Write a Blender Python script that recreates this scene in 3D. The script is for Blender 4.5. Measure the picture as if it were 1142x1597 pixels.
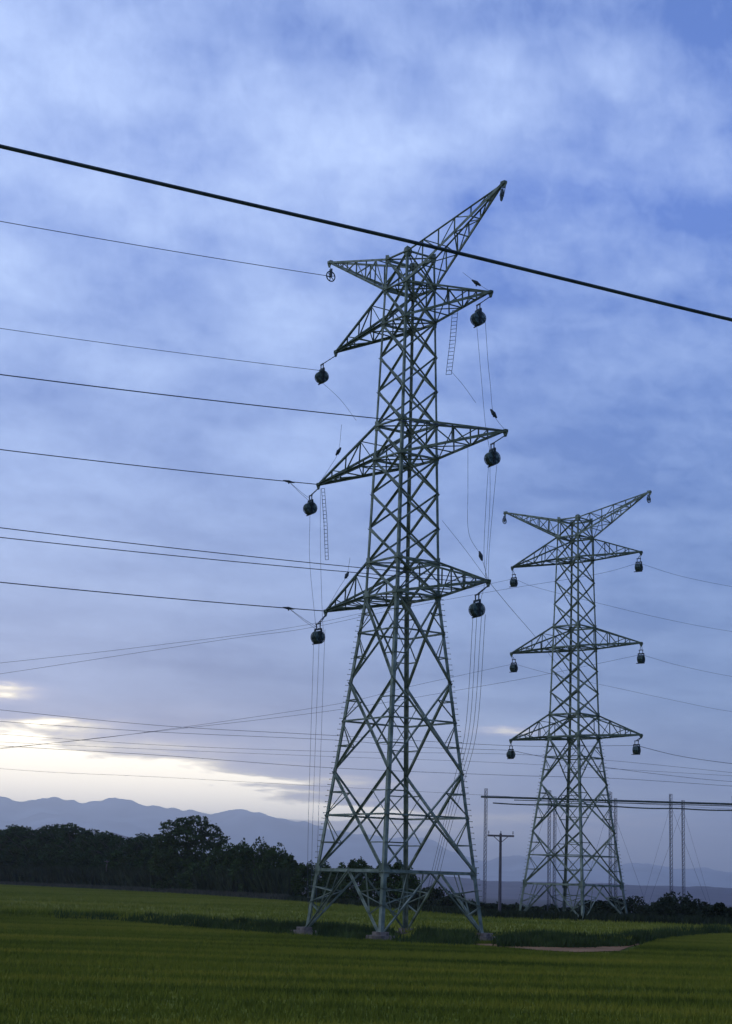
import bpy, math, random
import numpy as np
from mathutils import Vector, Matrix, noise
random.seed(7); rng = np.random.default_rng(7)
S = bpy.context.scene
for o in list(bpy.data.objects): bpy.data.objects.remove(o)
COL = S.collection
PI = math.pi

# ------------------------------------------------------------------ camera
FPX, PITCH, ROLL = 2744.85, 0.2084, -0.0295         # focal length in photo pixels, tilt up, roll
F_ = Vector((0, math.cos(PITCH), math.sin(PITCH))); R0 = Vector((1, 0, 0)); U0 = R0.cross(F_)
R_ = math.cos(ROLL)*R0 - math.sin(ROLL)*U0; U_ = math.sin(ROLL)*R0 + math.cos(ROLL)*U0
cd = bpy.data.cameras.new('camera'); cam = bpy.data.objects.new('camera', cd); COL.objects.link(cam)
cam.matrix_world = Matrix(((R_.x, U_.x, -F_.x, 0), (R_.y, U_.y, -F_.y, 0), (R_.z, U_.z, -F_.z, 0), (0, 0, 0, 1)))
cd.sensor_fit = 'VERTICAL'; cd.sensor_height = 24; cd.lens = 24*FPX/1597
cd.clip_start = .1; cd.clip_end = 150000
S.camera = cam
S.view_settings.view_transform = 'Standard'; S.view_settings.look = 'None'
S.view_settings.exposure = .33; S.view_settings.gamma = 1
GZ = -3.5                                            # ground level under the pylons (camera at z = 0)
def ray(px, py): return (F_ + R_*((px-571)/FPX) - U_*((py-798.5)/FPX))
def at(px, py, Y): d = ray(px, py); return d*(Y/d.y)
def ground_at(px, py, z=GZ): d = ray(px, py); return d*(z/d.z)
def azel(px, py):
    d = ray(px, py).normalized(); return math.degrees(math.atan2(d.x, d.y)), math.degrees(math.asin(d.z))

# ------------------------------------------------------------------ world: dusk sky with broken cloud
W = bpy.data.worlds.new('World'); S.world = W; W.use_nodes = True
nt = W.node_tree; N = nt.nodes; L = nt.links; N.clear()
SUN_AZ, SUN_EL = azel(20, 1235)[0], 2.5
def lin(r, g, b): return tuple(((c/255)/12.92 if c/255 <= .04045 else ((c/255+.055)/1.055)**2.4) for c in (r, g, b))
def sock(x, n, i):
    if isinstance(x, (int, float)): n.inputs[i].default_value = x
    else: L.new(x, n.inputs[i])
def M(op, a, b=0, c=None, clamp=False):
    n = N.new('ShaderNodeMath'); n.operation = op; n.use_clamp = clamp
    sock(a, n, 0); sock(b, n, 1)
    if c is not None: sock(c, n, 2)
    return n.outputs[0]
tc = N.new('ShaderNodeTexCoord'); sp = N.new('ShaderNodeSeparateXYZ'); L.new(tc.outputs['Generated'], sp.inputs[0])
dx, dy, dz = sp.outputs
az = M('MULTIPLY', M('ARCTAN2', dx, dy), 180/PI); el = M('MULTIPLY', M('ARCSINE', dz), 180/PI)
def comb(x, y, z):
    n = N.new('ShaderNodeCombineXYZ'); sock(x, n, 0); sock(y, n, 1); sock(z, n, 2); return n.outputs[0]
def noi(vec, scale, detail=4, rough=.5, dist=0):
    n = N.new('ShaderNodeTexNoise'); L.new(vec, n.inputs['Vector']); n.inputs['Scale'].default_value = scale
    n.inputs['Detail'].default_value = detail; n.inputs['Roughness'].default_value = rough; n.inputs['Distortion'].default_value = dist
    return n.outputs['Fac']
elc = M('MAXIMUM', el, 0.0)
# cloud-deck coordinates: the deck flattens towards the horizon
vv = M('MULTIPLY', M('LOGARITHM', M('ADD', elc, 3.0), 2.718), 9.0)
skew = M('MULTIPLY_ADD', az, .03, vv)
cv = comb(M('MULTIPLY', az, .21), skew, 0)
n1 = noi(cv, .42, 5, .52, .3); n2 = noi(cv, 1.25, 5, .55, .2); n3 = noi(comb(M('MULTIPLY', az, .12), skew, 3), 1.3, 4, .5, .2)
wx = noi(comb(az, el, 5), .35, 4, .55); wy = noi(comb(az, el, 11), .45, 4, .55)
waz = M('ADD', az, M('MULTIPLY', M('SUBTRACT', wx, .5), 4.0)); wel = M('ADD', el, M('MULTIPLY', M('SUBTRACT', wy, .5), 2.2))
wel2 = M('ADD', el, M('MULTIPLY', M('SUBTRACT', noi(comb(M('MULTIPLY', az, .35), M('MULTIPLY', el, 1.6), 2), 1.0, 4, .55), .5), 1.0))
def blob(px, py, sx, sy, amp, tight=False):
    a0, e0 = azel(px, py); k = 1/47.9
    e = wel2 if tight else wel
    u = M('MULTIPLY', M('SUBTRACT', waz, a0), 1/(sx*k)); v = M('MULTIPLY', M('SUBTRACT', e, e0), 1/(sy*k))
    r2 = M('ADD', M('MULTIPLY', u, u), M('MULTIPLY', v, v))
    return M('MULTIPLY', M('EXPONENT', M('MULTIPLY', r2, -1)), amp)
n4 = noi(comb(M('MULTIPLY', az, .5), M('MULTIPLY', skew, 1.3), 9), 2.6, 6, .62, .4)
base = M('ADD', M('ADD', M('MULTIPLY', M('SUBTRACT', n1, .5), 2.1), M('MULTIPLY', M('SUBTRACT', n2, .5), 1.05)), M('ADD', M('MULTIPLY', M('SUBTRACT', n3, .5), .9), M('MULTIPLY', M('SUBTRACT', n4, .5), .65)))
tot = M('ADD', base, M('MULTIPLY_ADD', az, -.016, .43))
for b in [(190,70,110,70,.35),(40,20,90,60,.2),(640,235,150,50,.35),(960,85,90,60,.3),(1090,190,90,60,.25),(230,345,190,32,.3),
          (60,400,130,40,.25),(380,480,150,50,.22),(690,150,120,50,.1),(190,575,110,26,.3),(450,560,110,50,.25),(1010,250,160,40,.15),(880,330,120,40,.1),
          (90,1080,160,50,.3),(150,850,250,120,.18),(300,700,250,60,.12),(100,100,300,160,.12),(500,30,150,60,-.22),(200,225,140,45,-.25),(470,110,90,60,-.12),(800,20,150,30,-.25),(1110,40,100,60,-.15),
          (1010,470,200,80,-.32),(1120,600,150,120,-.18),(40,650,130,50,-.28),(820,520,200,80,-.1),(1000,740,250,140,-.2),(480,640,200,50,-.1),
          (300,960,300,70,-.15),(900,1080,400,80,-.12),(60,560,80,40,-.15),(330,1120,250,40,-.1)]:
    tot = M('ADD', tot, blob(*b))
tot = M('MULTIPLY_ADD', tot, .76, .11, clamp=True)
def ramp(fac, stops, interp='LINEAR'):
    n = N.new('ShaderNodeValToRGB'); L.new(fac, n.inputs[0]); cr = n.color_ramp; cr.interpolation = interp
    while len(cr.elements) < len(stops): cr.elements.new(.5)
    for e, (p, c) in zip(cr.elements, stops): e.position = p; e.color = (*c, 1)
    return n.outputs[0]
def mixc(f, a, b, mode='MIX'):
    n = N.new('ShaderNodeMix'); n.data_type = 'RGBA'; n.blend_type = mode
    sock(f, n, 0)
    for x, i in ((a, 6), (b, 7)):
        if isinstance(x, tuple): n.inputs[i].default_value = (*x, 1)
        else: L.new(x, n.inputs[i])
    return n.outputs[2]
eln = M('MULTIPLY', elc, 1/30.0, clamp=True)
dark = ramp(eln, [(0, lin(156,156,190)), (.07, lin(126,148,190)), (.2, lin(98,132,184)), (.42, lin(86,122,188)), (.75, lin(90,124,202)), (1, lin(84,116,186))])
lite = ramp(eln, [(0, lin(214,212,226)), (.07, lin(174,194,222)), (.2, lin(150,178,224)), (.42, lin(162,190,240)), (.75, lin(188,210,252)), (1, lin(172,194,242))])
sky = mixc(tot, dark, lite)
# the low sun behind the ridge lights the thin cloud near it
gl = M('ADD', blob(-20, 1215, 300, 40, 1.25, True), blob(40, 1210, 520, 95, .34))
for b in [(-40,1180,160,30,.9),(150,1240,240,22,.6),(400,1216,150,7,.6),(420,1236,190,6,.5),(480,1262,150,12,.45),(600,1290,160,14,.3),(200,1256,380,11,.8),(-10,1078,70,12,.7),(70,1128,80,8,.5),(0,1150,90,12,.4),
          (765,1139,48,6,.6),(640,1300,260,16,.35),(800,1275,280,7,.28),(560,1215,120,6,.2),(1000,1320,260,24,.16),(-300,1200,400,60,1.0)]:
    gl = M('ADD', gl, blob(*b, True))
stk = noi(comb(M('MULTIPLY', az, .30), M('MULTIPLY', el, 2.2), 7), 1.0, 5, .6, .6)
gl = M('MULTIPLY', gl, M('MULTIPLY_ADD', stk, 2.2, .02))
glc = M('MULTIPLY', gl, 1.0, clamp=True)
warm = ramp(glc, [(0, lin(190,186,214)), (.35, (.95,.88,.90)), (.7, (1.45,1.32,.96)), (1, (2.6,2.4,1.85))])
sky = mixc(glc, sky, warm)
nish = N.new('ShaderNodeTexSky'); nish.sky_type = 'NISHITA'; nish.sun_disc = False
nish.sun_elevation = math.radians(SUN_EL); nish.sun_rotation = math.radians(SUN_AZ); nish.altitude = 300
sc = N.new('ShaderNodeVectorMath'); sc.operation = 'SCALE'; L.new(sky, sc.inputs[0]); sc.inputs[3].default_value = 10
cov = mixc(.94, nish.outputs[0], sc.outputs[0])
# below the horizon the world is dim land
below = M('MULTIPLY_ADD', el, .5, 1.5, clamp=True)
fin = mixc(below, (.35, .4, .5), cov)
bg = N.new('ShaderNodeBackground'); L.new(fin, bg.inputs[0]); bg.inputs[1].default_value = .1
wo = N.new('ShaderNodeOutputWorld'); L.new(bg.outputs[0], wo.inputs[0])
sd = bpy.data.lights.new('sun', 'SUN'); sun = bpy.data.objects.new('sun', sd); COL.objects.link(sun)
sd.energy = .5; sd.angle = math.radians(12); sd.color = (1, .86, .7)
a, e = math.radians(SUN_AZ), math.radians(SUN_EL+2)
sun.rotation_euler = Vector((math.sin(a)*math.cos(e), math.cos(a)*math.cos(e), math.sin(e))).to_track_quat('Z', 'Y').to_euler()

# ------------------------------------------------------------------ materials
def mat(name, c1, c2=None, scale=1.0, rough=.7, metal=0, detail=5, coord='Object', stretch=(1,1,1), bump=0, lo=.35, hi=.65, spec=.3):
    m = bpy.data.materials.new(name); m.use_nodes = True; t = m.node_tree; b = t.nodes['Principled BSDF']
    b.inputs['Roughness'].default_value = rough; b.inputs['Metallic'].default_value = metal; b.inputs['Specular IOR Level'].default_value = spec
    b.inputs['Base Color'].default_value = (*c1, 1)
    if c2:
        g = t.nodes.new('ShaderNodeTexCoord'); mp = t.nodes.new('ShaderNodeMapping'); mp.inputs['Scale'].default_value = stretch
        nn = t.nodes.new('ShaderNodeTexNoise'); nn.inputs['Scale'].default_value = scale; nn.inputs['Detail'].default_value = detail
        r = t.nodes.new('ShaderNodeValToRGB'); r.color_ramp.elements[0].position = lo; r.color_ramp.elements[1].position = hi
        r.color_ramp.elements[0].color = (*c1, 1); r.color_ramp.elements[1].color = (*c2, 1)
        t.links.new(g.outputs[coord], mp.inputs[0]); t.links.new(mp.outputs[0], nn.inputs[0]); t.links.new(nn.outputs[0], r.inputs[0])
        t.links.new(r.outputs[0], b.inputs['Base Color'])
        if bump:
            bp = t.nodes.new('ShaderNodeBump'); bp.inputs['Strength'].default_value = bump; t.links.new(nn.outputs[0], bp.inputs['Height']); t.links.new(bp.outputs[0], b.inputs['Normal'])
    return m
STEEL = mat('galvanised_steel', (.085,.105,.065), (.32,.34,.25), 1.6, .6, .25, lo=.3, hi=.7)
STEELD = mat('weathered_steel', (.05,.072,.045), (.13,.16,.11), 2.0, .65, .2)
BLOCK = mat('block_housing', (.012,.018,.018), (.04,.05,.05), 6, .5, .2)
SHV = mat('sheave_steel', (.03,.045,.04), (.15,.19,.16), 5, .4, .5)
RIM = mat('sheave_alloy', (.05,.07,.07), (.12,.14,.14), 8, .5, .4)
CONC = mat('concrete', (.13,.10,.075), (.28,.215,.165), 3, .9, bump=.3)
CABLE = mat('conductor', (.045,.055,.075), (.07,.08,.10), 5, .6, .2)
FEED = mat('feeder_cable', (.02,.03,.035), (.05,.065,.06), 9, .6)
ROPE = mat('rope', (.07,.08,.11), (.11,.12,.15), 20, .9)
WOODP = mat('pole_wood', (.09,.075,.08), (.17,.14,.14), 3, .9, stretch=(4,4,.5))
INSUL = mat('insulator_glass', (.05,.07,.08), None, rough=.3)
MAST = mat('scaffold_paint', (.07,.065,.08), (.12,.11,.13), 3, .7)
BEAM = mat('guard_beam', (.045,.06,.05), (.10,.11,.09), 2, .8)
BARK = mat('bark', (.05,.04,.035), (.10,.08,.07), 3, .9, stretch=(3,3,.6))
def leafmat(name, c1, c2):
    m = mat(name, c1, c2, .55, .75, detail=4, lo=.3, hi=.7, spec=.15); return m
PINE = leafmat('pine_needles', (.012,.028,.007), (.038,.072,.012))
LEAF = leafmat('broad_leaves', (.016,.032,.008), (.055,.085,.016))
SHRUB = leafmat('shrub_leaves', (.016,.024,.010), (.045,.055,.022))
WEED_SHADE = leafmat('shaded_bank_weeds', (.028,.045,.012), (.075,.10,.022))  # weeds whose darker green carries the shade on the bank's near side
DRY = mat('dry_grass', (.05,.05,.035), (.11,.10,.07), .6, .9)
HILLM = mat('hazed_mountain', (.13,.14,.20), (.34,.36,.42), .0011, .95, detail=8)  # pale bluish tone puts part of the distance haze into the colour
HILLN = mat('plateau_scrub', (.030,.024,.050), (.060,.05,.09), .012, .95, detail=8)

def field_mat(name, near, far_, sx, sy, fine):
    m = bpy.data.materials.new(name); m.use_nodes = True; t = m.node_tree; b = t.nodes['Principled BSDF']
    b.inputs['Roughness'].default_value = .9; b.inputs['Specular IOR Level'].default_value = .02
    g = t.nodes.new('ShaderNodeNewGeometry')
    def nz(scale, st, det=4, rot=.06):
        mp = t.nodes.new('ShaderNodeMapping'); mp.inputs['Scale'].default_value = st; mp.inputs['Rotation'].default_value = (0, 0, rot)
        nn = t.nodes.new('ShaderNodeTexNoise'); nn.inputs['Scale'].default_value = scale; nn.inputs['Detail'].default_value = det
        t.links.new(g.outputs['Position'], mp.inputs[0]); t.links.new(mp.outputs[0], nn.inputs[0]); return nn.outputs[0]
    def mm(op, x, y, cl=False):
        n = t.nodes.new('ShaderNodeMath'); n.operation = op; n.use_clamp = cl
        for i, v in enumerate((x, y)):
            if isinstance(v, (int, float)): n.inputs[i].default_value = v
            else: t.links.new(v, n.inputs[i])
        return n.outputs[0]
    a = nz(1, (sx, sy, 0), 5); c = nz(1, (.03, .05, 0), 4); d = nz(1, (fine, fine, fine), 3); e = nz(1, (.12, .9, 0), 3)
    s = mm('ADD', mm('ADD', mm('MULTIPLY', a, .46), mm('MULTIPLY', c, .36)), mm('ADD', mm('MULTIPLY', d, .08), mm('MULTIPLY', e, .10)))
    outs = []
    for cols in (near, far_):
        r = t.nodes.new('ShaderNodeValToRGB'); t.links.new(s, r.inputs[0])
        while len(r.color_ramp.elements) < len(cols): r.color_ramp.elements.new(.5)
        for el_, (p, k) in zip(r.color_ramp.elements, cols): el_.position = p; el_.color = (*k, 1)
        outs.append(r.outputs[0])
    sp = t.nodes.new('ShaderNodeSeparateXYZ'); t.links.new(g.outputs['Position'], sp.inputs[0])
    f = mm('MULTIPLY', mm('SUBTRACT', mm('ADD', sp.outputs[1], mm('MULTIPLY', c, 60)), 125), 1/75, True)
    mx = t.nodes.new('ShaderNodeMix'); mx.data_type = 'RGBA'; t.links.new(f, mx.inputs[0]); t.links.new(outs[0], mx.inputs[6]); t.links.new(outs[1], mx.inputs[7])
    f2 = mm('MULTIPLY', mm('SUBTRACT', sp.outputs[1], 620), 1/250, True)
    m2 = t.nodes.new('ShaderNodeMix'); m2.data_type = 'RGBA'; t.links.new(f2, m2.inputs[0]); t.links.new(mx.outputs[2], m2.inputs[6]); m2.inputs[7].default_value = (.035,.032,.045,1)
    t.links.new(m2.outputs[2], b.inputs['Base Color'])
    return m
NEARF = field_mat('cereal_field', [(.38,(.065,.085,.014)), (.49,(.17,.178,.022)), (.60,(.30,.26,.034))], [(.39,(.125,.145,.02)), (.49,(.185,.188,.028)), (.58,(.25,.235,.04))], .025, .30, 3)
FARF = NEARF
EARTH = mat('open_land', (.05,.05,.035), (.10,.085,.06), .01, .95, coord='Object')
SOIL = mat('bare_soil', (.20,.085,.022), (.30,.14,.045), .5, .95, bump=.4)

# ------------------------------------------------------------------ mesh helpers
class MB:
    def __init__(s): s.v = []; s.f = []
    def add(s, vs, fs):
        k = len(s.v); s.v += [tuple(v) for v in vs]; s.f += [tuple(i+k for i in f) for f in fs]
    def frame(s, p, q, ref=None):
        d = (q-p); l = d.length; d = d/l
        ref = Vector(ref) if ref is not None else (Vector((0,0,1)) if abs(d.z) < .9 else Vector((1,0,0)))
        a = d.cross(ref)
        if a.length < 1e-4: a = d.cross(Vector((0,1,.1)))
        a.normalize(); b = a.cross(d).normalized(); return d, a, b
    def prism(s, p, q, a, b, pts):
        n = len(pts); vs = [p+a*x+b*y for x, y in pts]+[q+a*x+b*y for x, y in pts]
        fs = [(i, (i+1) % n, n+(i+1) % n, n+i) for i in range(n)]+[tuple(range(n))[::-1], tuple(range(n, 2*n))]
        s.add(vs, fs)
    def angle(s, p, q, w, ref=None, t=None):
        """an L-section steel angle from p to q, heel towards ref"""
        p = Vector(p); q = Vector(q); t = t or w*.22; d, a, b = s.frame(p, q, ref)
        h = w/2
        s.prism(p, q, a, b, [(-h,-h), (h,-h), (h,-h+t), (-h+t,-h+t), (-h+t,h), (-h,h)])
    def bar(s, p, q, w, h=None, ref=None):
        p = Vector(p); q = Vector(q); h = h or w; d, a, b = s.frame(p, q, ref); w /= 2; h /= 2
        s.prism(p, q, a, b, [(-w,-h), (w,-h), (w,h), (-w,h)])
    def cyl(s, p, q, r, n=8, r2=None):
        p = Vector(p); q = Vector(q); d, a, b = s.frame(p, q); r2 = r if r2 is None else r2
        c = [(math.cos(2*PI*i/n), math.sin(2*PI*i/n)) for i in range(n)]
        vs = [p+a*x*r+b*y*r for x, y in c]+[q+a*x*r2+b*y*r2 for x, y in c]
        s.add(vs, [(i, (i+1) % n, n+(i+1) % n, n+i) for i in range(n)]+[tuple(range(n))[::-1], tuple(range(n, 2*n))])
    def ring(s, c, ax, R, r, n=20, m=6):
        c = Vector(c); ax = Vector(ax).normalized(); d, a, b = s.frame(c, c+ax)
        vs = []; fs = []
        for i in range(n):
            t = 2*PI*i/n; o = a*math.cos(t)+b*math.sin(t)
            for j in range(m):
                u = 2*PI*j/m; vs.append(c+o*(R+r*math.cos(u))+ax*r*math.sin(u))
        for i in range(n):
            for j in range(m): fs.append((i*m+j, ((i+1) % n)*m+j, ((i+1) % n)*m+(j+1) % m, i*m+(j+1) % m))
        s.add(vs, fs)
    def tube(s, pts, r, n=6):
        pts = [Vector(p) for p in pts]; vs = []; fs = []
        for i, p in enumerate(pts):
            d = (pts[min(i+1, len(pts)-1)]-pts[max(i-1, 0)]).normalized()
            a = d.cross(Vector((0,0,1)));
            if a.length < 1e-3: a = Vector((1,0,0))
            a.normalize(); b = a.cross(d)
            for j in range(n): t = 2*PI*j/n; vs.append(p+a*r*math.cos(t)+b*r*math.sin(t))
        for i in range(len(pts)-1):
            for j in range(n): fs.append((i*n+j, i*n+(j+1) % n, (i+1)*n+(j+1) % n, (i+1)*n+j))
        fs += [tuple(range(n))[::-1], tuple(range((len(pts)-1)*n, len(pts)*n))]
        s.add(vs, fs)
    def mesh(s, name, m, smooth=False):
        me = bpy.data.meshes.new(name); me.from_pydata(s.v, [], s.f); me.materials.append(m)
        if smooth: me.polygons.foreach_set('use_smooth', [True]*len(me.polygons))
        me.update(); return me
    def build(s, name, m, parent=None, smooth=False): return link(name, s.mesh(name, m, smooth), parent)
def link(name, me, parent=None, loc=None):
    o = bpy.data.objects.new(name, me); COL.objects.link(o)
    if parent: o.parent = parent
    if loc is not None: o.location = loc
    return o
def tag(o, label=None, cat=None, group=None, kind=None):
    if label: o['label'] = label
    if cat: o['category'] = cat
    if group: o['group'] = group
    if kind: o['kind'] = kind
    return o
def empty(name, loc=(0,0,0), rz=0):
    o = bpy.data.objects.new(name, None); COL.objects.link(o); o.location = loc; o.rotation_euler = (0,0,rz); o.empty_display_size = .3; return o
def numesh(name, v, f, m):
    me = bpy.data.meshes.new(name); v = np.asarray(v, np.float32); f = np.asarray(f, np.int32); k = f.shape[1]
    me.vertices.add(len(v)); me.vertices.foreach_set('co', v.ravel()); me.loops.add(f.size); me.loops.foreach_set('vertex_index', f.ravel())
    me.polygons.add(len(f)); me.polygons.foreach_set('loop_start', np.arange(len(f), dtype=np.int32)*k)
    me.polygons.foreach_set('loop_total', np.full(len(f), k, np.int32)); me.materials.append(m); me.update(calc_edges=True); me.validate(); return me

# ------------------------------------------------------------------ ground, fields, hills
def edgeY(px): return float(np.interp(px, [-400,0,260,500,760,1142,1600], [700,513,398,284,190,181,175]))
def stripY(px): return float(np.interp(px, [-400,0,200,350,480,600,700,900,980,1040,1100,1142,1600], [150,146,146,131,122,116,111,113,120,143,160,166,172]))
def cropY(px): return stripY(px)+float(np.interp(px, [350,500,620,760,950], [1.5,9,13,10,2]))
def px_of(x, y): return 571 + FPX*x/y*.985 + 0     # horizontal image position of a ground point (good enough to lay out fields)
def gz(x, y):
    e_ = edgeY(571+FPX*.985*x/max(y, 1))+70 if y > 150 else 500
    s = min(max((y-e_)/600, 0), 1); s = s*s*(3-2*s)
    return GZ - 25*s + .10*noise.noise(Vector((x*.02, y*.02, 0)))*(1 if y < 60 or y > 330 else .6)
ys = [-46000,-24000,-9000,-3000,-900,-300,-120,-60,-20]+list(range(0,340,6))+[350,370,400,440,500,560,620,700,800,900,1000,1300,1800,2600,4000,6000,9000,14000,24000,46000]
xs = [-46000,-24000,-9000,-4000,-2000,-1000,-600,-400,-280,-200]+list(range(-150,151,6))+[200,280,400,600,1000,2000,4000,9000,24000,46000]
g = MB(); g.v = [(x, y, gz(x, y)) for y in ys for x in xs]; nx = len(xs)
g.f = [(j*nx+i, j*nx+i+1, (j+1)*nx+i+1, (j+1)*nx+i) for j in range(len(ys)-1) for i in range(nx-1)]
tag(g.build('ground', NEARF, smooth=True), kind='structure')
gzv = np.vectorize(gz)
# raised canopy of the farther cereal field, from the shaded weedy bank out to the trees
c = MB(); pxs = list(range(-400, 1601, 20)); K = 26
for px in pxs:
    a, b = cropY(px), edgeY(px)
    for k in range(K+1):
        Y = a+(b-a)*(k/K)**1.2; x = (px-571)/(FPX*.985)*Y
        h = .42*(min(1, k/4) if px < 260 else 1) if 0 < k < K else .02
        c.v.append((x, Y, gz(x, Y)+h+.05*noise.noise(Vector((x*.2, Y*.2, 3)))))
c.f = [(i*(K+1)+k, (i+1)*(K+1)+k, (i+1)*(K+1)+k+1, i*(K+1)+k+1) for i in range(len(pxs)-1) for k in range(K)]
tag(c.build('cereal_crop', FARF, smooth=True), 'knee-high yellow green cereal crop filling the farther field up to the trees', 'crop', kind='stuff')
def blades(name, P, hmin, hmax, wmin, wmax, nb, spread, m):
    """P: (n,3) roots; nb leaning blades per root, each one triangle"""
    n = len(P)*nb; B = np.repeat(P, nb, 0)+np.c_[rng.normal(0, spread, (n, 2)), np.zeros(n)]
    h = rng.uniform(hmin, hmax, n); w = rng.uniform(wmin, wmax, n)/2; t = rng.uniform(0, 2*PI, n)
    dx_, dy_ = np.cos(t)*w, np.sin(t)*w; ln = rng.normal(0, .25, (n, 2))*h[:, None]
    v = np.empty((n, 3, 3)); v[:, 0] = B+np.c_[dx_, dy_, np.zeros(n)]; v[:, 1] = B-np.c_[dx_, dy_, np.zeros(n)]
    v[:, 2] = B+np.c_[ln[:, 0], ln[:, 1], h]
    return numesh(name, v.reshape(-1, 3), np.arange(3*n).reshape(-1, 3), m)
def scatter(n, p0, p1, Yfn0, Yfn1, clump=0):
    px = rng.uniform(p0, p1, n*3); a = np.array([Yfn0(p) for p in px]); b = np.array([Yfn1(p) for p in px])
    Y = np.sqrt(rng.uniform(0, 1, n*3)*(b*b-a*a)+a*a); keep = rng.uniform(0, 1, n*3) < (b*b-a*a)/(b*b-a*a).max()
    px, Y = px[keep][:n], Y[keep][:n]; x = (px-571)/(FPX*.985)*Y
    return np.c_[x, Y, gzv(x, Y)]
PATCH = [(720,1473),(790,1473),(860,1471),(930,1472),(975,1467),(1012,1466),(990,1476),(965,1484),(900,1486),(840,1483),(790,1478)]
PW = [ground_at(*p) for p in PATCH]
def inpoly(x, y, P):
    r = np.zeros(len(x), bool)
    for i in range(len(P)):
        a, b = P[i], P[i-1]
        cnd = ((a.y > y) != (b.y > y)) & (x < (b.x-a.x)*(y-a.y)/(b.y-a.y+1e-9)+a.x); r ^= cnd
    return r
P1 = scatter(96000, -60, 1200, lambda p: 40, lambda p: cropY(p))
for d_ in (0, 1.2, 2.4): P1 = P1[~inpoly(P1[:, 0], P1[:, 1]+d_, PW)]
P6 = scatter(16000, -60, 420, lambda p: stripY(p)-1, lambda p: stripY(p)+55)
P1 = np.concatenate([P1, P6+[0,0,.12], P6[::2]+[.3,.4,.25]])
g1 = link('young_grass', blades('young_grass', P1-[0,0,.02], .08, .26, .03, .07, 4, .12, NEARF))
tag(g1, 'short dark green young cereal grass in the near field', 'grass', kind='stuff')
P2 = scatter(70000, -60, 1200, lambda p: cropY(p)-.5, edgeY)
g2 = link('cereal_ears', blades('cereal_ears', P2+[0,0,.3], .15, .45, .05, .14, 3, .2, FARF))
tag(g2, 'upright yellowish ears standing over the farther cereal field', 'crop', kind='stuff')
def band(n, p0, p1, d0, d1, base, pw=lambda p: 1.0):
    px = rng.uniform(p0, p1, n); Y = np.array([base(p) for p in px])+rng.uniform(d0, d1, n); x = (px-571)/(FPX*.985)*Y
    k = rng.uniform(0, 1, n) < np.array([pw(p) for p in px])
    x, Y = x[k], Y[k]; return np.c_[x, Y, gzv(x, Y)]
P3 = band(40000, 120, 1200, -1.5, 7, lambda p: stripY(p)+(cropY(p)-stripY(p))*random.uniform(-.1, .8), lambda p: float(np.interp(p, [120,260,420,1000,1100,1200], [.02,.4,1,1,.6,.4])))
FEET = []
for sx, sy in ((1,1), (1,-1), (-1,-1), (-1,1)):
    a_ = 4.336; X_, Y_ = sx*a_, sy*a_; FEET.append((2.703+X_*math.cos(.946)+Y_*math.sin(.946), 121.618-X_*math.sin(.946)+Y_*math.cos(.946)))
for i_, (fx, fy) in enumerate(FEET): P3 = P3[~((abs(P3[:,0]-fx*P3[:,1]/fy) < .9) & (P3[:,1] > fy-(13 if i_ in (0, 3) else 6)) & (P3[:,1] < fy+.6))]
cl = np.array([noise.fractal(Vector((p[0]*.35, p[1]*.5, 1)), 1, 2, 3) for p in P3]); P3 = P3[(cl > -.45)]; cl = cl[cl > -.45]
def bw(P, h0, h1, q): return blades('bank_shade_weeds', P-[0,0,.03], h0, h1, .05, .16, 4, .2, WEED_SHADE)
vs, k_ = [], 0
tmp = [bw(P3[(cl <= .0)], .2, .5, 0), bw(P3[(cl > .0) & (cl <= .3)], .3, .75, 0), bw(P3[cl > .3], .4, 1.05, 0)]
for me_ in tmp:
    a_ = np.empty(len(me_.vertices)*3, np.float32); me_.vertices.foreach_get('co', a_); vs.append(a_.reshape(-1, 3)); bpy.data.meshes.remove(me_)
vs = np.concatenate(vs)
g3 = link('bank_shade_weeds', numesh('bank_shade_weeds', vs, np.arange(len(vs)).reshape(-1, 3), WEED_SHADE))
tag(g3, 'tall weeds coloured dark green as the shaded side of the bank under the large pylon', 'weeds', kind='stuff')
P4 = band(9000, -60, 470, 1, 10, edgeY)
g4 = link('dry_grass', blades('dry_grass', P4+[0,0,.2], .5, 1.5, .08, .25, 3, .3, DRY))
tag(g4, 'greyish dry grass at the foot of the left tree line', 'grass', kind='stuff')
P5 = band(26000, 440, 1220, 3, 13, edgeY, lambda p: .55+.45*math.sin(p*.11)*math.cos(p*.037+1))
P7 = band(16000, -80, 470, 12, 40, edgeY)
v5 = []
for P_, h0, h1, w1 in ((P5, .4, 1.4, .6), (P7, 1.5, 6.5, 1.5)):
    me_ = blades('undergrowth', P_-[0,0,.05], h0, h1, .25, w1, 3, .35, SHRUB); a_ = np.empty(len(me_.vertices)*3, np.float32); me_.vertices.foreach_get('co', a_); v5.append(a_.reshape(-1, 3)); bpy.data.meshes.remove(me_)
v5 = np.concatenate(v5); P5v = numesh('undergrowth', v5, np.arange(len(v5)).reshape(-1, 3), SHRUB)
tag(link('undergrowth', P5v), 'dark bramble undergrowth beneath the trees and shrubs along the far field edge', 'undergrowth', kind='stuff')
s = MB(); cen = sum(PW, Vector())/len(PW); ring = []
for i in range(len(PW)):
    a, b = PW[i], PW[(i+1) % len(PW)]
    for k in range(6):
        p = a.lerp(b, k/6); p = p+(p-cen).normalized()*.5*noise.noise(p*.6); ring.append((p.x, p.y, gz(p.x, p.y)+.05))
s.v = [(cen.x, cen.y, gz(cen.x, cen.y)+.07)]+ring; s.f = [(0, i+1, (i+1) % len(ring)+1) for i in range(len(ring))]
tag(s.build('dirt_track', SOIL, smooth=True), kind='structure')

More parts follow.
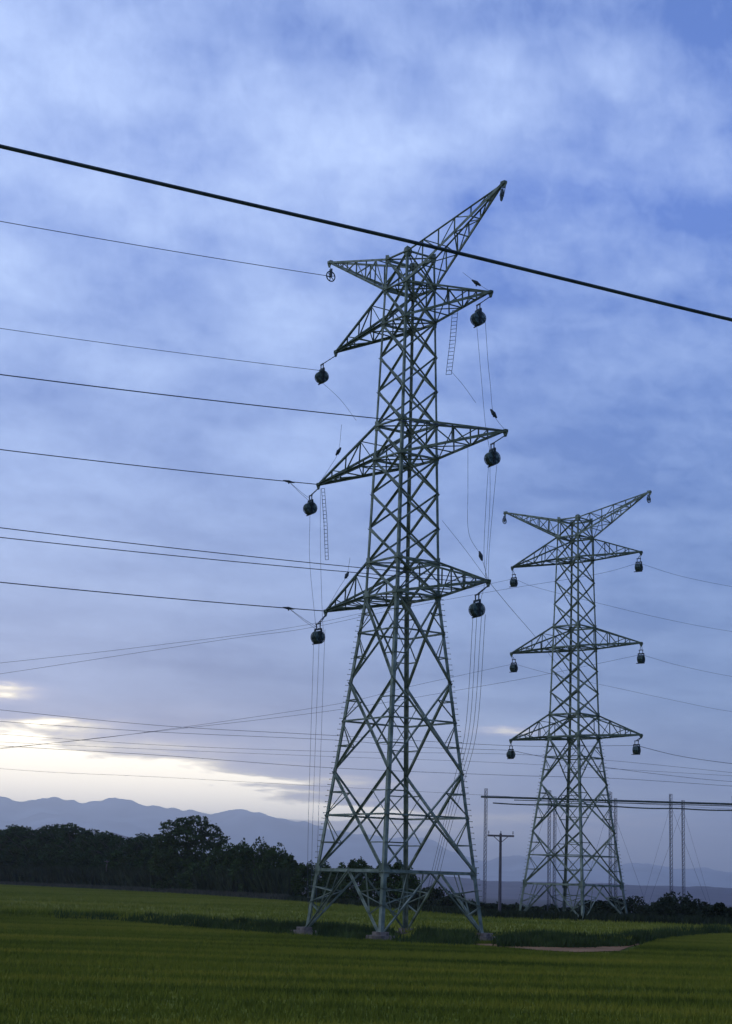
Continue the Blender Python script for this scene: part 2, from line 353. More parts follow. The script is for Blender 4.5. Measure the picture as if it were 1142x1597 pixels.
def ridge(name, prof, Y, depth, m, rough, label):
    """a mountain range: crest follows prof (px, py) at distance Y, slopes fall both ways over depth metres"""
    pxs = np.arange(prof[0][0], prof[-1][0]+1, 5.0); K = 14; r = MB()
    for px in pxs:
        py = np.interp(px, [p[0] for p in prof], [p[1] for p in prof]); top = at(px, py, Y)
        for k in range(-K, K+1):
            t = abs(k)/K; y = Y+depth*k/K; x = top.x*(y/Y)
            n_ = noise.fractal(Vector((x/(Y*.09), y/(Y*.11), 2)), 1, 2, 5)
            jag = rough*noise.fractal(Vector((x/(Y*.022), 5, y/(Y*.06))), .9, 2, 4)
            z = (top.z+30)*(1-t)**1.15+jag*(1-t)+(n_*.32*(top.z+30)*math.sin(PI*min(1, t*1.1)) if k else 0)
            r.v.append((x, y, -30+.8+max(z, 0)))
    n = 2*K+1
    r.f = [(i*n+k, (i+1)*n+k, (i+1)*n+k+1, i*n+k+1) for i in range(len(pxs)-1) for k in range(n-1)]
    return tag(r.build(name, m, smooth=True), kind='structure')
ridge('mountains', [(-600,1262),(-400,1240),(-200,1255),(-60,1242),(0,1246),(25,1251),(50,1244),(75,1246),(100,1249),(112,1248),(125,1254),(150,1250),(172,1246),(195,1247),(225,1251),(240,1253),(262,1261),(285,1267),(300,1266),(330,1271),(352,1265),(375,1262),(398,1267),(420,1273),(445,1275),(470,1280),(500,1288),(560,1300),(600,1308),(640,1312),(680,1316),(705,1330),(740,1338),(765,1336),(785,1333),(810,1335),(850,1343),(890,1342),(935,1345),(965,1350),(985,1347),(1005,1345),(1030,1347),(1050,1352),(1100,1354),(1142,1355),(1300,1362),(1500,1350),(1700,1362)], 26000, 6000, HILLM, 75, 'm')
ridge('near_hills', [(-600,1335),(-200,1342),(60,1336),(140,1306),(175,1299),(205,1307),(250,1330),(420,1352),(600,1362),(680,1366),(740,1371),(800,1375),(900,1378),(1000,1380),(1142,1384),(1400,1388),(1700,1380)], 6500, 1400, HILLN, 5, 'p')

# ------------------------------------------------------------------ pylons
def Vl(*a): return Vector(a)
_b = MB(); _b.cyl(Vector((0,0,0)), Vector((0,0,.22)), .018, 6); _b.cyl(Vector((0,0,.22)), Vector((0,0,.25)), .034, 6); BOLT = _b.mesh('step_bolt', STEEL)
def pylon(x, yy, th, zg, zo, wt, wg, wi, tips, label):
    """lattice pylon; local x = cross-arm direction, z measured from the base"""
    H = -zo['i']
    root = empty('electricity_pylon', (x, yy, zg+zo['i']), -th); tag(root, label, 'electricity pylon', 'lattice pylons in the fields')
    Z = {k: v+H for k, v in zo.items()}; Z['c'] = 20+H; Z['g'] = H; Z['i'] = 0
    def w(z):
        return wg+(wt-wg)*(z-H)/(Z['t']-H) if z >= H else wg+(wi-wg)*(H-z)/H
    C = [(1,1), (1,-1), (-1,-1), (-1,1)]
    def P(k, z): q = w(z); return Vl(C[k % 4][0]*q, C[k % 4][1]*q, z)
    ring = [Z[n] for n in 'tbcdefg']
    # legs with gusset plates, feet and step bolts
    for k in range(4):
        m = MB(); o = Vl(C[k][0], C[k][1], 0)
        def leg(z0, z1, wd):
            p, q = P(k, z0), P(k, z1); t = wd*.2; sx, sy = -C[k][0], -C[k][1]
            m.prism(p, q, Vl(sx,0,0), Vl(0,sy,0), [(0,0), (wd,0), (wd,t), (t,t), (t,wd), (0,wd)])
        leg(-.05, Z['h'], .28); leg(Z['h'], H, .25); leg(H, Z['d'], .20); leg(Z['d'], Z['t'], .165)
        for z in ring+[Z['h']]:
            sz = .85 if z in (H, Z['h']) else .68
            for ax in (0, 1):
                p = P(k, z); d = Vl(-C[k][0], 0, 0) if ax == 0 else Vl(0, -C[k][1], 0); nrm = Vl(0, C[k][1], 0) if ax == 0 else Vl(C[k][0], 0, 0)
                c0 = p+nrm*.012
                m.prism(c0-nrm*.02, c0+nrm*.02, d, Vl(0,0,1), [(-.04,-sz*.55), (sz*.45,-sz*.45), (sz*.62,-sz*.1), (sz*.62,sz*.1), (sz*.45,sz*.4), (-.04,sz*.5)])
        lg = m.build('leg', STEEL, root)
        f = MB(); q = P(k, 0); n_ = 16
        def sq(h, R_): return [(h*max(-.82, min(.82, R_*math.cos(2*PI*(a+.5)/n_))), h*max(-.82, min(.82, R_*math.sin(2*PI*(a+.5)/n_)))) for a in range(n_)]
        f.prism(Vl(q.x,q.y,-.6), Vl(q.x,q.y,.30), Vl(1,0,0), Vl(0,1,0), sq(.95, 1))
        f.prism(Vl(q.x,q.y,.301), Vl(q.x,q.y,.52), Vl(1,0,0), Vl(0,1,0), sq(.55, 1))
        f.build('footing', CONC, root)
        if k in (0, 2):
            z = 2.5; i = 0
            while z < H:
                p = P(k, z); d = Vl(C[k][0], 0, 0) if i % 2 else Vl(0, C[k][1], 0); d = (d*.8+Vl(C[k][0], C[k][1], 0)*.2).normalized()
                o = link('step_bolt', BOLT, lg, p); o.rotation_euler = d.to_track_quat('Z', 'Y').to_euler(); z += .38; i += 1
    # lattice faces
    faces = []
    for k in range(4):
        m = MB(); nr = (Vl(C[k][0], C[k][1], 0)+Vl(C[(k+1) % 4][0], C[(k+1) % 4][1], 0)).normalized()
        def A(p, q, wd): m.angle(p+nr*.03, q+nr*.03, wd, nr)
        def X(z0, z1, wd):
            A(P(k, z0), P(k+1, z1), wd); m.angle(P(k+1, z0)-nr*.06, P(k, z1)-nr*.06, wd, nr)
        def split(z0, z1, n): return [z0+(z1-z0)*i/n for i in range(n+1)]
        lev = split(Z['e'], Z['f'], 3)+split(Z['c'], Z['d'], 3)
        for a_, b_ in zip(split(Z['f'], Z['e'], 3), split(Z['f'], Z['e'], 3)[1:]): X(a_, b_, .145)
        for a_, b_ in zip(split(Z['d'], Z['c'], 3), split(Z['d'], Z['c'], 3)[1:]): X(a_, b_, .14)
        for a_, b_ in (('g','f'), ('e','d'), ('c','b'), ('b','t')): X(Z[a_], Z[b_], .14)
        for z in ring: A(P(k, z), P(k+1, z), .16)
        # lower body: three tall X panels with redundant members
        n1_, n2_ = H+zo['h']*.318, H+zo['h']*.645
        for z0, z1 in ((n1_, H), (n2_, n1_), (Z['h'], n2_)):
            X(z0, z1, .155)
            wl, wh = w(z0), w(z1); tX = wl/(wl+wh); zc = z0+(z1-z0)*tX
            L_, R__ = P(k, zc), P(k+1, zc); A(L_, R__, .12)
            for s0, s1 in ((k, k+1), (k+1, k)):
                for t in (tX*.5, tX+(1-tX)*.52):
                    z = z0+(z1-z0)*t
                    if t < tX: dp = P(s0, z0).lerp(P(s1, z1), t)
                    else: dp = P(s1, z0).lerp(P(s0, z1), t)
                    A(P(s0, z), dp, .08)
                    zz = zc
                    A(dp, P(s0, zz), .065)
        # belt and splayed base with knee bracing
        B0, B1 = P(k, Z['h']), P(k+1, Z['h']); mid = (B0+B1)/2
        A(B0, B1, .2); pass
        for s0, bb in ((k, B0), (k+1, B1)):
            ft = P(s0, .25); A(ft, mid, .14)
            for t in (.33, .66):
                q = ft.lerp(mid, t); A(q, P(s0, q.z+(.6 if t < .5 else .3)), .075)
                if t < .5: A(q, bb.lerp(mid, .5), .07)
            q = ft.lerp(mid, .66); A(q, P(s0, ft.lerp(mid, .33).z+.6), .07)
        m.build('lattice_face', STEEL, root)
    # plan bracing in the rings
    for z in ring+[Z['h']]:
        m = MB(); m.angle(P(0, z), P(2, z), .09); m.angle(P(1, z+.02), P(3, z+.02), .09)
        if z in (H, Z['e'], Z['c'], Z['b']):
            M_ = [(P(i, z)+P(i+1, z))/2-Vl(0,0,.03) for i in range(4)]
            for i in range(4): m.angle(M_[i], M_[(i+1) % 4], .08)
        m.build('plan_bracing', STEELD, root)
    # cross-arms and earth-wire peaks
    TIP = {}
    def arm(name, sg, L_, zt, up, lo, n, lab=None):
        m = MB(); tip = Vl(sg*L_, 0, zt)
        ks = (0, 1) if sg > 0 else (3, 2)
        U = [P(i, Z[up]) for i in ks]; D = [P(i, Z[lo]) for i in ks]
        for q in U: m.angle(q, tip+(q-tip).normalized()*.05, .14, Vl(0,0,1))
        for q in D: m.angle(q, tip+(q-tip).normalized()*.05, .19, Vl(0,0,-1))
        for i in range(1, n+1):
            t = 1-(i/(n+.75))*1.0 if False else i/(n+1)
            u = [q.lerp(tip, t) for q in U]; d = [q.lerp(tip, t) for q in D]; tp = (i-1)/(n+1)
            up_ = [q.lerp(tip, tp) for q in U]; dp_ = [q.lerp(tip, tp) for q in D]
            for a_ in (0, 1):
                m.angle(u[a_], d[a_], .075)
                m.angle(*( (dp_[a_], u[a_]) if i % 2 else (up_[a_], d[a_]) ), .08)
            m.angle(d[0], d[1], .075); m.angle(dp_[0], d[1], .08) if i % 2 else m.angle(dp_[1], d[0], .08)
            if i == 1: m.angle(u[0], u[1], .06)
        m.bar(tip+Vl(-sg*.3,0,0), tip+Vl(sg*.12,0,0), .26, .2)
        m.prism(tip+Vl(0,-.03,0), tip+Vl(0,.03,0), Vl(1,0,0), Vl(0,0,1), [(-.25,-.05), (-.08,-.4), (.08,-.4), (.25,-.05)])
        m.build(name, STEELD if up != 't' else STEEL, root)
        return tip
    mw = Matrix.Translation(Vl(x, yy, zg+zo['i'])) @ Matrix.Rotation(-th, 4, 'Z')
    for sg, s_ in ((-1, 'l'), (1, 'r')):
        TIP['c'+s_] = mw @ arm('crossarm', sg, tips[1], Z['c'], 'b', 'c', 3)
        TIP['e'+s_] = mw @ arm('crossarm', sg, tips[2], Z['e'], 'd', 'e', 3)
        TIP['g'+s_] = mw @ arm('crossarm', sg, tips[3], Z['g'], 'f', 'g', 3)
        TIP['t'+s_] = mw @ arm('earth_wire_peak', sg, tips[0], tips[4]+H, 't', 'b', 5)
    return TIP
zo1 = dict(t=24.93, b=22.62, d=12.37, e=9.89, f=2.42, h=-18.83, i=-23.19)
T1 = pylon(2.703, 121.618, .946, 19.726, zo1, 1.271, 1.876, 4.336, (10.447, 9.157, 10.891, 9.346, 27.546), 'large near lattice pylon with a bare earth peak pointing up right, standing on concrete footings')
zo2 = dict(t=24.54, b=22.50, d=12.29, e=9.94, f=2.45, h=-15.97, i=-20.065)
T2 = pylon(23.77, 195.71, .732, 16.578, zo2, 1.394, 2.052, 4.358, (9.983, 8.813, 8.796, 8.745, 26.658), 'smaller farther lattice pylon with square dark blocks under its arms, in front of the scaffold')
V1 = Vector((math.sin(.946), math.cos(.946), 0)); V2 = Vector((math.sin(.732), math.cos(.732), 0))

# ------------------------------------------------------------------ running blocks (sheaves) under the arm tips
def block_meshes(r, ns, gap):
    """origin at the wheel axle; x = axle"""
    out = {}
    m = MB(); W_ = ns*gap/2
    for sg in (-1, 1):
        m.bar((sg*(W_+.05), 0, -r*1.0), (sg*(W_+.05), 0, r*1.25), .05, .15, Vector((0,1,0)))
    m.bar((-W_-.08, 0, r*1.28), (W_+.08, 0, r*1.28), .12, .12)
    m.bar((-W_-.30, 0, -r*.98), (W_+.12, 0, -r*.98), .07, .07)
    for sg in (-1, 1): m.bar((sg*(W_+.05), 0, -r*1.0), (sg*(W_+.05), 0, -r*.7), .05, .1)
    m.bar((-W_*.7, 0, r*1.28), (-W_*.7, 0, r*1.28+.38), .06); m.bar((W_*.7, 0, r*1.28), (W_*.7, 0, r*1.28+.38), .06)
    m.bar((-W_*.7-.06, 0, r*1.28+.4), (W_*.7+.06, 0, r*1.28+.4), .08)
    m.cyl((-W_-.12, 0, 0), (W_+.12, 0, 0), .06, 8); out['frame'] = m.mesh('frame', BLOCK)
    m = MB(); m.cyl((-gap*.30, 0, 0), (gap*.30, 0, 0), r*.86, 24); m.cyl((-gap*.47, 0, 0), (gap*.47, 0, 0), r*.24, 12)
    for sg in (-1, 1):
        m.ring((sg*gap*.4, 0, 0), (1,0,0), r*.93, r*.07, 24, 6)
        for k in range(6):
            a_ = k*PI/3; m.bar((sg*gap*.44, 0, 0), (sg*gap*.44, r*.85*math.cos(a_), r*.85*math.sin(a_)), .05)
    out['sheave'] = m.mesh('sheave', SHV); out['n'] = ns; out['gap'] = gap; out['r'] = r
    return out
def open_wheel(r):
    m = MB(); m.ring((0,0,0), (1,0,0), r*.9, r*.11, 28, 8); m.cyl((-.1,0,0), (.1,0,0), .09, 10)
    for k in range(6): m.bar((0,0,0), (0, r*.85*math.cos(k*PI/3+.3), r*.85*math.sin(k*PI/3+.3)), .045)
    f = MB(); f.bar((0,0,-.08), (0,0,r*1.15), .06, .05)
    for sg in (-1, 1): f.bar((sg*.13, 0, -.1), (sg*.13, 0, r*1.25), .04, .09, Vector((0,1,0)))
    f.bar((-.16,0,r*1.27), (.16,0,r*1.27), .09)
    return dict(wheel=m.mesh('wheel', RIM, True), frame=f.mesh('frame', RIM), r=r)
BM1 = block_meshes(.47, 3, .2); BM2 = block_meshes(.46, 3, .19); OW1 = open_wheel(.44); OW2 = open_wheel(.40)
def hang(tip, th, off, kind, label, group, tilt=0, yaw=0):
    bm_ = {'big': BM1, 'box': BM2, 'w1': OW1, 'w2': OW2}[kind]
    pos = tip+off; big = kind in ('big', 'box')
    name = 'running_block' if big else 'sheave_wheel'
    root = empty(name, pos, -th+yaw); root.rotation_euler.y = tilt
    tag(root, label, 'pulley', group)
    link('frame', bm_['frame'], root)
    if big:
        for i in range(3): link('sheave', bm_['sheave'], root, ((i-1)*bm_['gap'], 0, 0))
    else: link('wheel', bm_['wheel'], root)
    top = Vector((0, 0, bm_['r']*1.28+(.4 if big else 0)))
    bpy.context.view_layer.update()
    tl = root.matrix_world.inverted() @ (tip-Vector((0,0,.3)))
    h = MB()
    for sg in ((-1, 1) if big else (0,)):
        h.tube([top+Vector((sg*.1,0,0)), top.lerp(tl, .5)+Vector((sg*.1,0,0)), tl+Vector((sg*.03,0,0))], .03 if big else .025)
    d = tl-top
    if d.length > .9:
        for t in (.25, .55, .8): h.bar(top+d*t-Vector((.14,0,0)), top+d*t+Vector((.14,0,0)), .05)
    h.build('hanger', BLOCK if big else RIM, root)
    return pos
HG1, HG2 = 'running blocks hung under the large pylon arms', 'running blocks hung under the farther pylon arms'
def off_to(tip, px, py, V):
    """offset that swings a block along the line direction V so that it hangs as in the photo"""
    d = ray(px, py); n = Vector((V.y, -V.x, 0)); s_ = (tip.dot(n))/(d.dot(n)); return d*s_-tip
BL = {}
for k, p, where in (('cl', (502,588), 'upper left arm'), ('cr', (746,497), 'upper right arm'), ('el', (484,793), 'middle left arm'),
                    ('er', (768,715), 'middle right arm'), ('gl', (496,994), 'lowest left arm'), ('gr', (744,951), 'lowest right arm')):
    BL[k] = hang(T1[k], .946, off_to(T1[k], *p, V1), 'big', 'round dark triple wheel block hanging from the %s of the large pylon' % where, HG1, yaw=random.uniform(-.25, .25))
BL['tl'] = hang(T1['tl'], .946, off_to(T1['tl'], 516, 431, V1), 'w1', 'open spoked wheel hanging under the left peak of the large pylon', HG1)
BL['tr'] = hang(T1['tr'], .946, off_to(T1['tr'], 783, 304, V1), 'w1', 'spoked wheel seen almost edge-on under the right peak of the large pylon', HG1, tilt=.16, yaw=.72)
FB = {}
for k, p, where in (('cl', (801.5,909), 'upper left arm'), ('cr', (996.5,885), 'upper right arm'), ('el', (801.5,1042), 'middle left arm'),
                    ('er', (1000,1028), 'middle right arm'), ('gl', (797,1177), 'lowest left arm'), ('gr', (993,1170), 'lowest right arm')):
    FB[k] = hang(T2[k], .732, off_to(T2[k], *p, V2), 'box', 'small squarish dark block hanging from the %s of the farther pylon' % where, HG2, yaw=random.uniform(-.2, .2))
FB['tl'] = hang(T2['tl'], .732, off_to(T2['tl'], 787, 812, V2), 'w2', 'small open wheel hanging under the left peak of the farther pylon', HG2)
FB['tr'] = hang(T2['tr'], .732, off_to(T2['tr'], 1012, 779, V2), 'w2', 'small open wheel hanging under the right peak of the farther pylon', HG2)

# ------------------------------------------------------------------ conductors
def clampmesh(p, d, r=.13, l=.55):
    m = MB(); d = d.normalized(); m.cyl(p-d*l, p, r*.4, 8, r); m.cyl(p, p+d*l, r, 8, r*.35); m.bar(p-Vector((0,0,r*1.6)), p+Vector((0,0,r*.5)), .09); return m
def span(A, V, px, py, r, label, group, ext=140, b=.00045, clamp=None):
    """conductor leaving A in the direction -V, passing through image point (px,py) in that vertical plane"""
    n = Vector((V.y, -V.x, 0)); d = ray(px, py); P_ = d*(A.dot(n)/d.dot(n)); t1 = (P_-A).to_2d().length
    a_ = (P_.z-A.z-b*t1*t1)/t1; pts = []; f = lambda t: A-V*t+Vector((0,0,a_*t+b*t*t))
    T = t1+ext
    for i in range(61): pts.append(f(T*i/60))
    root = empty('conductor', A); tag(root, label, 'power line', group)
    m = MB(); m.tube([p-A for p in pts], r, 6); m.build('cable', CABLE, root)
    if clamp:
        q = f(clamp[0]); c_ = clampmesh(q-A, V, .11, .5); c_.build('clamp', BLOCK, root)
        for tgt in clamp[1:]:
            m = MB(); m.tube([q-A, (q-A).lerp(tgt-A, .5)-Vector((0,0,.06)), tgt-A], .014, 5); m.build('stay_rope', ROPE, root)
    return f
CG = 'conductors strung to the large pylon'
up = Vector((0,0,.5))
span(BL['tl'], V1, 0, 345, .026, 'thin earth wire running from the left sheave wheel to the left edge, topmost thin line', CG)
span(BL['cl']+up, V1, 0, 512, .020, 'faint conductor running left from the upper left block', CG)
span(T1['er'], V1, 0, 584, .032, 'conductor running left from the tip of the middle right arm', CG)
span(T1['el'], V1, 0, 701, .034, 'conductor running left from the tip of the middle left arm', CG, clamp=(2.7, BL['el']+up, BL['el']+up+Vector((.3,0,0))))
span(T1['gr']+Vector((0,0,.1)), V1, 0, 823, .026, 'upper of the two close conductors from the lowest right arm', CG)
span(T1['gr']-Vector((0,0,.15)), V1, 0, 838, .026, 'lower of the two close conductors from the lowest right arm', CG)
span(T1['gl'], V1, 0, 908, .036, 'thick conductor running left from the tip of the lowest left arm', CG, clamp=(3.3, BL['gl']+up, BL['gl']+up+Vector((.35,0,0))))
def catmull(P, n=12):
    P = [Vector(p) for p in P]
    P = [P[0]*2-P[1]]+P+[P[-1]*2-P[-2]]; out = []
    for i in range(1, len(P)-2):
        a_, b_, c_, d_ = P[i-1:i+3]
        for k in range(n):
            t = k/n; out.append(.5*((2*b_)+(c_-a_)*t+(2*a_-5*b_+4*c_-d_)*t*t+(3*b_-a_-3*c_+d_)*t**3))
    out.append(P[-2]); return out
def line(name, pts, r, label, cat, group, m=CABLE, n=12):
    A = Vector(pts[0]); mb = MB(); mb.tube([p-A for p in catmull(pts, n)], r, 6); o = mb.build(name, m); o.location = A; return tag(o, label, cat, group)
FG = 'conductors of the farther pylon'
YL = lambda px, Y0, x0, Yx=160: Yx+(Y0-Yx)*px/x0
def far(A, pts, r, label, Y0=160):
    x0 = 571+FPX*A.x/A.y; P_ = [A]+[at(px, py, Y0+(A.y-Y0)*px/x0) for px, py in pts]
    return line('conductor', P_, r, label, 'power line', FG)
u3 = Vector((0,0,.5))
far(FB['cl']+u3, [(640,938),(470,976),(230,1008),(0,1034),(-150,1048)], .017, 'thin line rising from the left edge to the upper left block of the farther pylon')
far(FB['cr']+u3, [(928,896),(776,921),(620,950),(478,980),(346,998),(0,1051),(-150,1072)], .017, 'thin line rising from the left edge to the upper right block of the farther pylon')
far(FB['el']+u3, [(638,1071),(520,1099),(228,1142),(60,1161),(-150,1180)], .017, 'thin low line crossing behind the large pylon to the middle left block')
far(FB['er']+u3, [(850,1052),(728,1074),(520,1108),(250,1140),(0,1168),(-150,1185)], .017, 'thin low line crossing behind the large pylon to the middle right block')
far(FB['gr']+u3, [(800,1163),(520,1147),(255,1132),(0,1107),(-150,1090)], .022, 'thin line sloping down from the left edge to the lowest right block', 175)
far(FB['gl']+u3, [(650,1165),(520,1154),(255,1142),(0,1125),(-150,1112)], .022, 'thin line sloping down from the left edge to the lowest left block', 175)
def farr(A, pts, r, label, Y1=230): return line('conductor', [A]+[at(px, py, A.y+(Y1-A.y)*(px-800)/400) for px, py in pts], r, label, 'power line', FG)
farr(FB['cl']+u3, [(840,917),(947,944),(1045,967),(1142,985),(1290,1006)], .017, 'thin line falling right from the upper left block of the farther pylon', 240)
farr(FB['cr']+u3, [(1060,898),(1142,915),(1290,940)], .017, 'thin line falling right from the upper right block of the farther pylon')
farr(FB['el']+u3, [(860,1051),(967,1074),(1050,1092),(1142,1110),(1290,1130)], .015, 'thin line falling right from the middle left block of the farther pylon', 240)
farr(FB['er']+u3, [(1060,1038),(1142,1055),(1290,1078)], .017, 'thin line falling right from the middle right block of the farther pylon')
farr(FB['gl']+u3, [(850,1181),(947,1197),(1050,1210),(1142,1219),(1290,1228)], .024, 'thin line falling right from the lowest left block of the farther pylon', 240)
farr(FB['gr']+u3, [(1060,1179),(1142,1191),(1290,1208)], .03, 'darker line falling right from the lowest right block of the farther pylon')
DG = 'distant wires low over the horizon'
def dist(pts, Y, r, label): return line('distant_wire', [at(px, py, Y+px*.03) for px, py in pts], r, label, 'power line', DG)
dist([(-150,1134),(0,1145),(250,1162),(520,1172),(790,1176),(950,1186),(1142,1205),(1290,1222)], 270, .026, 'distant wire passing just under the two lowest-block lines at the left edge')
dist([(-150,1148),(0,1157),(250,1169),(520,1180),(790,1190),(1142,1210),(1290,1219)], 300, .026, 'distant wire in the lower bundle, second above the bright cloud')
dist([(-150,1150),(0,1163),(250,1178),(510,1197),(790,1209),(958,1214),(1142,1226),(1290,1236)], 250, .032, 'darkest distant wire running just above the bright cloud')
dist([(-150,1186),(60,1203),(250,1212),(500,1226),(790,1242),(1142,1262),(1290,1270)], 280, .022, 'faint lowest distant wire crossing the bright cloud')
# feeder cable of the railway in the foreground
fc = line('feeder_cable', [at(-900,35,11), at(-400,135,12), at(0,228,13), at(300,298,13.6), at(637,376,14.3), at(900,440,14.9), at(1142,499,15.4), at(1600,606,16.5), at(2200,740,18)], .0165,
     'thick dark cable crossing the whole sky in front of the large pylon', 'cable', None, FEED, 16)
# ------------------------------------------------------------------ ropes and ladders on the large pylon
RG = 'hoisting ropes hanging about the large pylon'
def rope(pts, label, r=.013, clamp=None):
    A = Vector(pts[0]); root = empty('hoisting_rope', A); tag(root, label, 'rope', RG)
    mb = MB(); mb.tube([p-A for p in catmull(pts, 6)], r, 5); mb.build('rope', ROPE, root)
    if clamp is not None:
        d = Vector(pts[1])-Vector(pts[0]); clampmesh(Vector(clamp)-A, d, .15, .36).build('clamp', BLOCK, root)
def rp(*pts): return [at(px, py, Y) for px, py, Y in pts]
Yr, Yl = T1['er'].y, T1['el'].y
rope([T1['er']]+rp((770,645,Yr), (765,600,Yr), (761,560,Yr-.5), (757,500,Yr-1)), 'rope rising from the middle right arm tip to the upper right block', clamp=at(770,645,Yr))
rope([T1['gr']]+rp((750,867,Yr+2), (731,830,Yr+2), (730,760,Yr+2), (730,690,Yr+2)), 'rope with a small clamp rising inside the lowest right arm tip', clamp=at(750,867,Yr+2))
rope([T1['gr']]+rp((763,860,Yr+1), (769,790,Yr+.5), (775,725,Yr)), 'outer rope between the middle right block and the lowest right arm tip')
rope([T1['gr']-Vector((.1,0,0))]+rp((755,864,Yr+1), (758,790,Yr+.5), (762,727,Yr)), 'inner rope between the middle right block and the lowest right arm tip')
rope([T1['gr']]+rp((725,856,Yr+5), (690,812,Yr+10)), 'rope slanting from the lowest right arm tip up to the pylon body')
rope([T1['gr']]+rp((798,950,Yr+30), (835,993,Yr+55), (880,1050,Yr+90)), 'rope slanting from the lowest right arm tip down towards the farther pylon', .018)
b_ = BL['gr']; 
rope([b_-Vector((.25,0,.4))]+rp((727,1130,b_.y+8), (709,1215,b_.y+16), (688,1300,b_.y+26), (662,1408,b_.y+46)), 'left one of three ropes running down from the lowest right block', .016)
rope([b_-Vector((0,0,.4))]+rp((733,1130,b_.y+8), (714,1215,b_.y+16), (692,1300,b_.y+26), (666,1408,b_.y+46)), 'middle one of three ropes running down from the lowest right block', .016)
rope([b_+Vector((.3,0,-.4))]+rp((739,1130,b_.y+8), (719,1215,b_.y+16), (696,1300,b_.y+26), (670,1408,b_.y+46)), 'right one of three ropes running down from the lowest right block', .016)
for q_, lab_ in ((.55, 'fourth rope, outermost of those running down from the lowest right block'),):
    rope([b_+Vector((q_,0,-.3))]+rp((745,1130,b_.y+8), (725,1215,b_.y+16), (701,1300,b_.y+26), (675,1408,b_.y+46)), lab_, .016)
rope([BL['er']-Vector((.15,0,.4))]+rp((764,790,Yr+.5), (757,900,Yr+1), (750,935,b_.y)), 'rope dropping from the middle right block to the lowest right block')
rope([BL['cr']+Vector((-.1,0,-.4))]+rp((750,580,Yr), (757,660,Yr), (764,702,Yr)), 'rope dropping from the upper right block to the middle right block')
rope([T1['el']+Vector((.15,0,-.3))]+rp((500,860,Yl), (503,960,Yl+1), (506,1000,Yl+1)), 'rope dropping beside the narrow ladder from the middle left arm tip')
b_ = BL['gl']; G = lambda v, dx_: Vector((v.x+dx_, v.y, GZ))
rope([b_-Vector((.3,0,.4)), b_+Vector((-.2,0,-15)), G(b_, .1)], 'left one of three ropes hanging straight down from the lowest left block')
rope([b_+Vector((.1,0,-.4)), b_+Vector((.1,0,-15)), G(b_, .35)], 'middle one of three ropes hanging straight down from the lowest left block')
rope([b_+Vector((.5,0,.6)), b_+Vector((.5,0,-15)), G(b_, .6)], 'right one of three ropes hanging straight down from the lowest left block')
b2 = BL['el']
rope([b2-Vector((0,0,.5)), b2+Vector((.1,0,-4)), b_+Vector((-.2,0,.9))], 'rope between the middle left block and the lowest left block')
rope([T1['el']]+rp((515,728,Yl), (528,704,Yl), (533,662,Yl)), 'rope with a small clamp rising from the middle left arm tip', clamp=at(528,704,Yl))
rope([T1['gl']]+rp((527,920,Yl), (541,897,Yl), (546,870,Yl)), 'rope with a small clamp rising from the lowest left arm tip', clamp=at(541,897,Yl))
rope([T1['cr']]+rp((742,440,T1['cr'].y), (722,425,T1['cr'].y+1)), 'short rope with a clamp above the upper right arm tip', clamp=at(743,441,T1['cr'].y))
rope([BL['cl']+Vector((0,0,-.4))]+rp((530,622,BL['cl'].y), (556,656,BL['cl'].y-2)), 'rope slanting down right from the upper left block to the pylon body')
rope(rp((700,575,122), (722,600,122), (742,628,121)), 'short slack rope slanting beside the upper right ladder')
def ladder(p, q, w_, label):
    p = Vector(p); q = Vector(q); root = empty('rope_ladder', q); tag(root, label, 'ladder', 'rope ladders hanging on the large pylon')
    side = Vector((.9,-.4,0)).normalized()*w_/2
    for sg in (-1, 1): m = MB(); m.tube([p+side*sg-q, (p+q)/2+side*sg+Vector((.05,0,0))-q, side*sg], .02, 5); m.build('side_rope', ROPE, root)
    n = int((p-q).length/.28)
    for i in range(n+1):
        c_ = p.lerp(q, i/n)-q; m = MB(); m.cyl(c_-side, c_+side, .02, 5); m.build('rung', ROPE, root)
ladder(at(710,484,120.5), at(700,584,120.5), .42, 'wide rope ladder hanging to the right of the pylon under the upper right arm')
ladder(T1['el']+Vector((.35,0,-.3)), at(510,873,Yl), .26, 'narrow rope ladder hanging below the middle left arm tip')

# ------------------------------------------------------------------ guard scaffold, utility poles
gs = empty('guard_scaffold', at(940, 1255, 215)*1.0); gs.location.z = GZ
tag(gs, 'long guard scaffold of thin lattice masts carrying level beams behind the farther pylon', 'scaffold')
O = gs.location.copy()
def lmast(x, y, z0, z1):
    m = MB(); r = .2; C3 = [Vector((x+r*math.cos(a_), y+r*math.sin(a_), 0)) for a_ in (PI/2, PI*7/6, PI*11/6)]
    for c_ in C3: m.cyl(c_+Vector((0,0,z0))-O, c_+Vector((0,0,z1))-O, .03, 5)
    n = int((z1-z0)/.5)
    for i in range(n):
        for k in range(3):
            a_, b_ = C3[k], C3[(k+1) % 3]; za, zb = z0+(z1-z0)*i/n, z0+(z1-z0)*(i+1)/n
            m.cyl(a_+Vector((0,0,za))-O, b_+Vector((0,0,zb))-O, .018, 4); m.cyl(a_+Vector((0,0,zb))-O, b_+Vector((0,0,zb))-O, .016, 4)
    m.build('mast', MAST, gs)
bz = at(758, 1243, 215).z; bz2 = at(1100, 1262, 222).z
